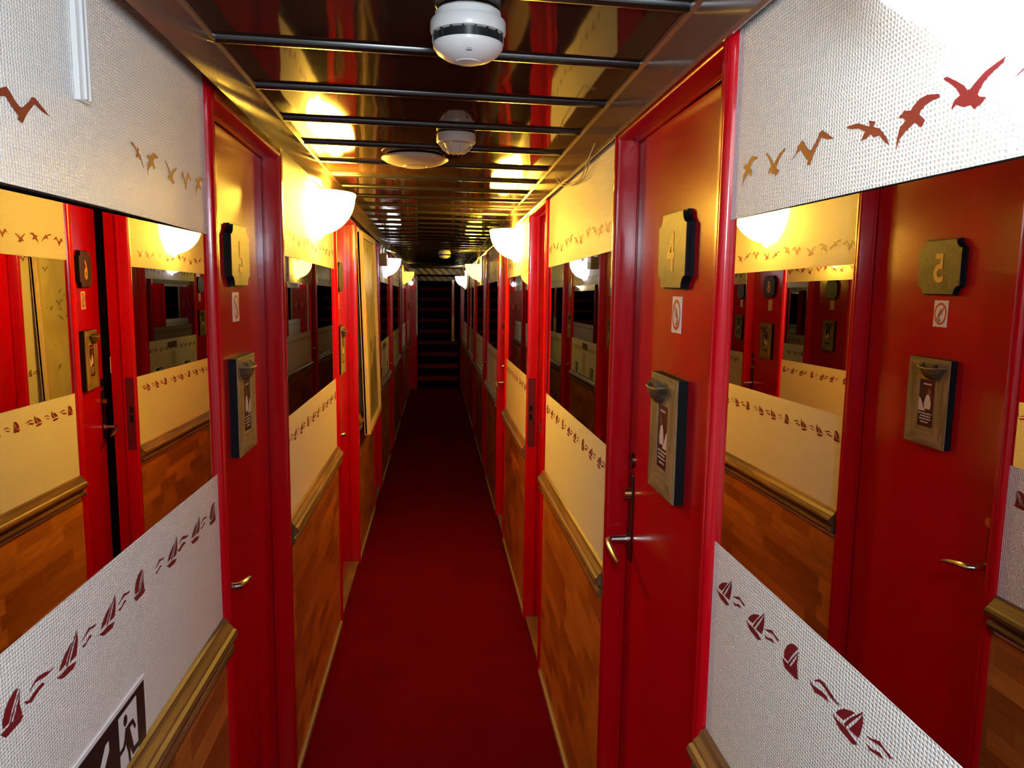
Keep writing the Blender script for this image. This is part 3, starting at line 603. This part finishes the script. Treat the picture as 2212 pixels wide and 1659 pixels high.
# ------------------------------------------------------------------ signs, trunking, cables
ex = empty('exit_sign'); place(ex, 'L', 0.966, -0.624)
a = MB(); a.box(-0.116, 0.116, -0.002, 0, -0.0625, 0.0625); a.build('white_plate', M['signwhite'], ex)
a = MB(); a.box(-0.110, 0.110, -0.0026, -0.0019, -0.0565, 0.0565); a.build('black_field', M['signblack'], ex)
def tl(P): return [(y-0.966, z+0.624) for y, z in P]
a = MB(); a.flat(tl([(.9855, -.5746), (1.0463, -.5743), (1.0463, -.6722), (.9855, -.6722)]), -.0029)
a.flat(tl([(.955, -.585), (.945, -.585), (.885, -.652), (.870, -.636), (.866, -.672), (.905, -.672), (.893, -.660), (.955, -.598)]), -.0029)
a.build('white_pictogram', M['signwhite'], ex)
a = MB(); a.flat(tl([[1.0052, -0.5998], [1.0196, -0.5987], [1.0317, -0.5997], [1.0405, -0.615], [1.0361, -0.6186], [1.0285, -0.6064], [1.0198, -0.6069], [1.0253, -0.6233], [1.03, -0.6404], [1.0494, -0.6426], [1.056, -0.6491], [1.0255, -0.6502], [1.0177, -0.6349], [1.0196, -.668], [1.0140, -.668], [1.0098, -0.6356], [1.0045, -0.6218], [0.9988, -0.6264], [0.9845, -0.6274], [0.9835, -0.6202], [0.9952, -0.6196], [1.001, -0.6120]]), -.0032)
a.flat([(1.007-.966+.0065*math.cos(k*.4488), -.5885+.624+.0080*math.sin(k*.4488)) for k in range(14)], -.0032)
a.build('running_figure', M['signblack'], ex)
tag(ex, 'black and white running figure exit sign on the left wall above the chair rail', 'exit sign')
for yy, lab in ((5.90, 'small dark exit sign low on the third left panel, nearer the camera'), (6.55, 'small dark exit sign low on the third left panel, nearer the stairs')):
    c = copy_tree(ex); place(c, 'L', yy, -0.615); tag(c, lab, 'exit sign', 'small exit signs under the posted notices')
    for ch in c.children:
        ch.scale = (.62, 1, .9)
        if ch.name.startswith('black_field'): ch.data = ch.data.copy(); ch.data.materials[0] = M['signgreen']
a = MB(); a.box(-.075, .075, -.001, 0, -.11, .11); nt_ = a.build('notice_sheet', M['signwhite']); place(nt_, 'L', 6.22, -.555, 0.0012); tag(nt_, 'printed white notice sheet pinned below the border on the left wall', 'notice')
a = MB(); rr = random.Random(5)
for k in range(11):
    z = .085-.016*k; wv = rr.uniform(.03, .06); a.flat([(-wv, z-.003), (wv, z-.003), (wv, z+.003), (-wv, z+.003)], -.0015)
a.build('printed_lines', M['signgrey'], nt_)
a = MB(); a.box(-.10, .10, -.006, 0, -.022, .022); a.v += []; b_ = a.build('name_board', M['boat'], bevel=.004); place(b_, 'L', 6.20, -.405); tag(b_, 'small dark wooden board above the notice sheet on the left wall', 'board')

tk = empty('cable_trunking'); place(tk, 'L', 0.985, 0.36)
a = MB(); a.box(-.014, .014, -.007, 0, -.152, .03); a.build('channel', M['white'], tk, bevel=.001)
a = MB(); a.box(-.006, .001, -.011, -.007, -.150, .03); a.box(.005, .010, -.011, -.007, -.150, .03); a.build('cover_strip', M['white'], tk, bevel=.001)
tag(tk, 'white vertical cable trunking ending on the upper left wall near the camera', 'trunking')

def curve_pts(P, n=10):
    out = []
    for i in range(len(P)-1):
        p0 = Vector(P[max(i-1, 0)]); p1 = Vector(P[i]); p2 = Vector(P[i+1]); p3 = Vector(P[min(i+2, len(P)-1)])
        for k in range(n):
            t = k/n; out.append(.5*((2*p1)+(-p0+p2)*t+(2*p0-5*p1+4*p2-p3)*t*t+(-p0+3*p1-3*p2+p3)*t**3))
    out.append(Vector(P[-1])); return out
def cable(name, pts, r, m_, lab, cat='cable'):
    P = [(wx('R', v), y, z+bend(y)) for v, y, z in pts]
    a = MB(); a.tube(curve_pts(P), r, 6); return tag(a.build(name, m_, smooth=True), lab, cat)
cable('loose_cable', [(.022, 1.86, .352), (.022, 1.95, .325), (.021, 2.03, .300), (.021, 2.12, .300), (.022, 2.30, .314), (.026, 2.36, .332), (.028, 2.42, .352)], .0018, M['cable'], 'thin cable loop hanging below the cornice over the right mirror, outer strand')
cable('loose_cable', [(.013, 1.92, .352), (.010, 2.00, .322), (.006, 2.08, .307), (.006, 2.20, .309), (.012, 2.33, .325), (.024, 2.38, .352)], .0018, M['cable'], 'thin cable loop hanging below the cornice over the right mirror, inner strand')
cable('conduit', [(.006, 6.62, .36), (.006, 6.62, .20), (.006, 6.62, .10)], .010, M['white'], 'pale vertical conduit beside the yellow lamp on the right wall', 'conduit')
cable('sagging_cable', [(.045, 5.35, .395), (.047, 5.9, .372), (.044, 6.5, .325), (.04, 7.2, .285), (.045, 7.9, .315), (.05, 8.4, .37)], .006, M['postcream'], 'pale cable sagging along the right cornice above the yellow lamp')
cable('drooping_wire', [(.012, 5.35, .33), (.010, 5.42, .30), (.008, 5.5, .27), (.008, 5.6, .245), (.008, 5.68, .26), (.008, 5.75, .30)], .004, M['postcream'], 'short drooping wire loop under the right cornice before the yellow lamp')
# emergency light box and its white conduits on the left wall
eb = empty('emergency_light_box'); place(eb, 'L', 5.86, 0.255)
a = MB(); a.box(-.07, .07, -.052, 0, -.045, .045); a.build('housing', M['boxgrey'], eb, bevel=.004)
a = MB(); a.box(.07, .078, -.046, -.006, -.035, .038); a.build('lens', M['white'], eb, bevel=.002)
tag(eb, 'small brown-grey emergency light box on the left wall beside the lavender lamp', 'emergency light')
a = MB(); a.tube([(-DL+.02, 5.86, .30+bend(5.86)), (-DL+.02, 5.86, .345+bend(5.9)), (-DL+.035, 5.95, .372+bend(5.95))], .008, 8); a.tube([(-DL+.035, 5.84, .30+bend(5.86)), (-DL+.04, 5.9, .335+bend(5.9)), (-DL+.05, 6.3, .345+bend(6.3)), (-DL+.05, 7.0, .372+bend(7.0))], .007, 8)
tag(a.build('conduit', M['white'], smooth=True), 'pair of white conduits rising from the emergency light box', 'conduit')

# ------------------------------------------------------------------ framed poster on the left wall
po = empty('framed_poster'); place(po, 'L', 4.56, -0.215, 0.018); po.rotation_euler = (math.radians(-1.6), 0, math.pi/2)
PW, PH, FT = 0.42, 0.545, 0.032
a = MB()
a.prism([(-PW, -PH), (PW, -PH), (PW, PH), (-PW, PH)], lambda p, q, t: (p, t, q), 0, -.012); a.build('backing', M['postframe'], po)
a = MB()
for x0, x1, z0, z1 in ((-PW, -PW+.03, -PH, PH), (PW-.03, PW, -PH, PH), (-PW+.03, PW-.03, PH-.03, PH), (-PW+.03, PW-.03, -PH, -PH+.03)): a.box(x0, x1, -FT, 0, z0, z1)
a.build('frame', M['postframe'], po, bevel=.003)
a = MB(); a.box(-PW+.03, PW-.03, -.0135, -.012, -PH+.03, PH-.03); pr = a.build('print', M['poster'], po)
a = MB(); a.flat([(-.19, -.515), (.39, -.515), (.39, -.06), (.30, -.05), (.22, -.12), (.14, -.15), (.08, -.21), (-.03, -.21), (-.07, -.20), (-.11, -.27), (-.13, -.36), (-.17, -.42)], -.0138); a.build('cliff', M['cliff'], pr)
a = MB(); a.flat([(-.09, -.3), (-.04, -.24), (-.06, -.4), (.02, -.22), (.05, -.42), (-.02, -.5), (-.1, -.44)], -.0140); a.build('cliff_shading', M['cliffd'], pr)
a = MB(); a.flat([(.2, -.15), (.3, -.2), (.33, -.4), (.25, -.34), (.2, -.2)], -.0140); a.build('cliff_shading', M['cliffd'], pr)
a = MB(); a.flat([(-.39, -.515), (-.19, -.515), (-.16, -.44), (-.2, -.38), (-.27, -.41), (-.33, -.37), (-.39, -.41)], -.0137); a.build('surf_rocks', M['rocks'], pr)
a = MB(); a.flat([(-.035, -.22), (-.035, -.10), (-.010, -.05), (.015, -.10), (.015, -.22)], -.0142); a.build('house', M['postframe'], pr)
a = MB(); a.flat([(-.090, -.22), (-.078, .17), (-.056, .17), (-.044, -.22)], -.0141); a.build('tower', M['gulltower'], pr)
a = MB(); a.flat([(-.010, -.05), (.06, -.06), (.09, -.12), (.09, -.14), (.015, -.12), (.012, -.10)], -.0144); a.build('roof', M['cliffd'], pr)
a = MB(); a.flat([(-.080, .17), (-.077, .20), (-.067, .22), (-.057, .20), (-.054, .17)], -.0144); a.build('lantern', M['cliffd'], pr)
a = MB(); a.flat([(-.022, -.17), (-.022, -.14), (-.012, -.14), (-.012, -.17)], -.0144); a.build('house_window', M['cliffd'], pr)
a = MB(); rr = random.Random(11)
for k in range(15):
    gx, gz, gs = rr.uniform(-.33, .0), rr.uniform(-.25, .46), rr.uniform(.25, 1.0)
    P = GULLS['ABCD'[k % 4]]; a.flat([(gx+p*gs, gz+q*gs*1.3) for p, q in P], -.0143)
a.build('gulls', M['gull'], pr)
tag(po, 'tall cream-framed poster of a lighthouse, cliff house and gulls on the left wall', 'poster')

# ------------------------------------------------------------------ far end: stairwell
ZF = FLOOR+bend(YSTAIR); SX0, SX1 = -0.285, 0.352; RISE, RUN = 0.175, 0.20
stc = empty('staircase', ((SX0+SX1)/2, YSTAIR, ZF)); tag(stc, 'steep dark red carpeted staircase rising at the end of the corridor', 'staircase')
for k in range(12):
    x1 = SX1 if k < 4 else SX1-0.035
    a = MB(); a.box(SX0, x1, YSTAIR+RUN*k+0.012, YSTAIR+RUN*(k+1)+0.03, ZF+RISE*k, ZF+RISE*(k+1)-0.056)
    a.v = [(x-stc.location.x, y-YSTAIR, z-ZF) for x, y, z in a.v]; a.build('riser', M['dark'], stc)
    a = MB(); a.box(SX0, x1, YSTAIR+RUN*k-0.012, YSTAIR+RUN*(k+1)+0.03, ZF+RISE*(k+1)-0.055, ZF+RISE*(k+1))
    a.v = [(x-stc.location.x, y-YSTAIR, z-ZF) for x, y, z in a.v]; a.build('tread', M['stair'], stc, bevel=.01)
a = MB(); a.box(SX0-.04, SX0-.001, YSTAIR, 14.6, ZF, 1.0); a.box(SX1+.001, SX1+.04, YSTAIR, 14.6, ZF, 1.0); a.box(SX0-.04, SX1+.04, 14.6, 14.65, ZF, 1.0); a.box(SX0-.04, SX1+.04, 12.4, 14.65, 1.0, 1.03)
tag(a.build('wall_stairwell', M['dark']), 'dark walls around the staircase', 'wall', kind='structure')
a = MB(); a.box(-0.62, -0.312, YEND, YEND+.05, ZF, CEIL+bend(12)); tag(a.build('wall_end_left', M['red']), 'narrow red end wall left of the staircase', 'wall', kind='structure')
a = MB(); a.box(0.372, 0.60, YEND, YEND+.05, ZF, CEIL+bend(12)); tag(a.build('wall_end_right', M['redframe']), 'narrow red end wall right of the staircase', 'wall', kind='structure')
a = MB(); a.box(-.311, -.288, YEND-.01, YEND+.12, -.80, .14); tag(a.build('newel_post', M['postcream'], bevel=.004), 'cream post at the left edge of the staircase', 'post')
a = MB(); a.box(-.308, -.290, YEND+.0, YEND+.12, ZF, -.80); tag(a.build('trim_90', M['red'], bevel=.003), 'red board under the cream post', 'trim', kind='structure')
hp = empty('handrail_post', (.262, 12.25, -.5))
a = MB(); a.box(-.022, .022, -.02, .02, -.005, .56); a.build('upper_post', M['redframe'], hp, bevel=.005)
a = MB(); a.box(-.022, .022, -.02, .02, -.42, -.03); a.build('lower_post', M['postor'], hp, bevel=.005)
a = MB(); a.box(-.024, .024, -.022, .022, -.03, -.005); a.box(-.012, .045, .0, .012, -.42, -.40); a.build('bracket', M['bronze'], hp)
tag(hp, 'red and orange post at the right side of the staircase', 'post')
trn = MB(); trn.box(-.33, .40, 11.74, 11.80, .130, .225); tag(trn.build('trim_91', M['stripes']), 'black and yellow striped header above the stairs, front one', 'trim', kind='structure')
trn = MB(); trn.box(-.30, .37, 12.30, 12.36, .035, .30); tag(trn.build('trim_92', M['stripes']), 'black and yellow striped beam inside the stair opening', 'trim', kind='structure')
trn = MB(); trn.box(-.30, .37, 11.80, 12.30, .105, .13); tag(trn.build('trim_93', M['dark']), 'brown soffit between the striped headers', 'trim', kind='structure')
# fire sign, call point, small bulb
fs = empty('fire_sign', (-.335, 11.86, .055)); a = MB(); a.box(-.034, .034, 0, .004, -.072, .072); a.build('white_border', M['signwhite'], fs)
a = MB(); a.box(-.030, .030, -.001, 0, -.068, .068); a.build('red_field', M['signred'], fs)
a = MB(); a.flat([(-.012, -.05), (.010, -.05), (.020, -.02), (.012, .0), (.018, .03), (.004, .012), (.006, .055), (-.010, .02), (-.016, .035), (-.020, -.01)], -.0015); a.build('flame_symbol', M['signwhite'], fs)
tag(fs, 'red fire safety sign with white flame symbol left of the stairs', 'sign')
cp = MB(); cp.box(-.415, -.36, 11.84, 11.90, -.40, -.31); tag(cp.build('fire_call_point', M['signred'], bevel=.004), 'red fire call point box on the end wall left of the stairs', 'call point')
gb = empty('globe_lamp', (-.385, 11.86, -.005)); a = MB(); a.lathe([(0, -.035)]+[(.035*math.cos(math.radians(t)), .035*math.sin(math.radians(t))) for t in range(-80, 81, 10)]+[(0, .035)], id3, 20); a.build('globe', mat('globe_glow', (.8, .8, .8), .3, emit=(.9, .92, 1), es=2.2), gb, smooth=True)
a = MB(); a.box(-.012, .012, .0, .045, .0, .05); a.build('holder', M['white'], gb); tag(gb, 'small glowing white globe lamp by the fire sign at the corridor end', 'lamp')
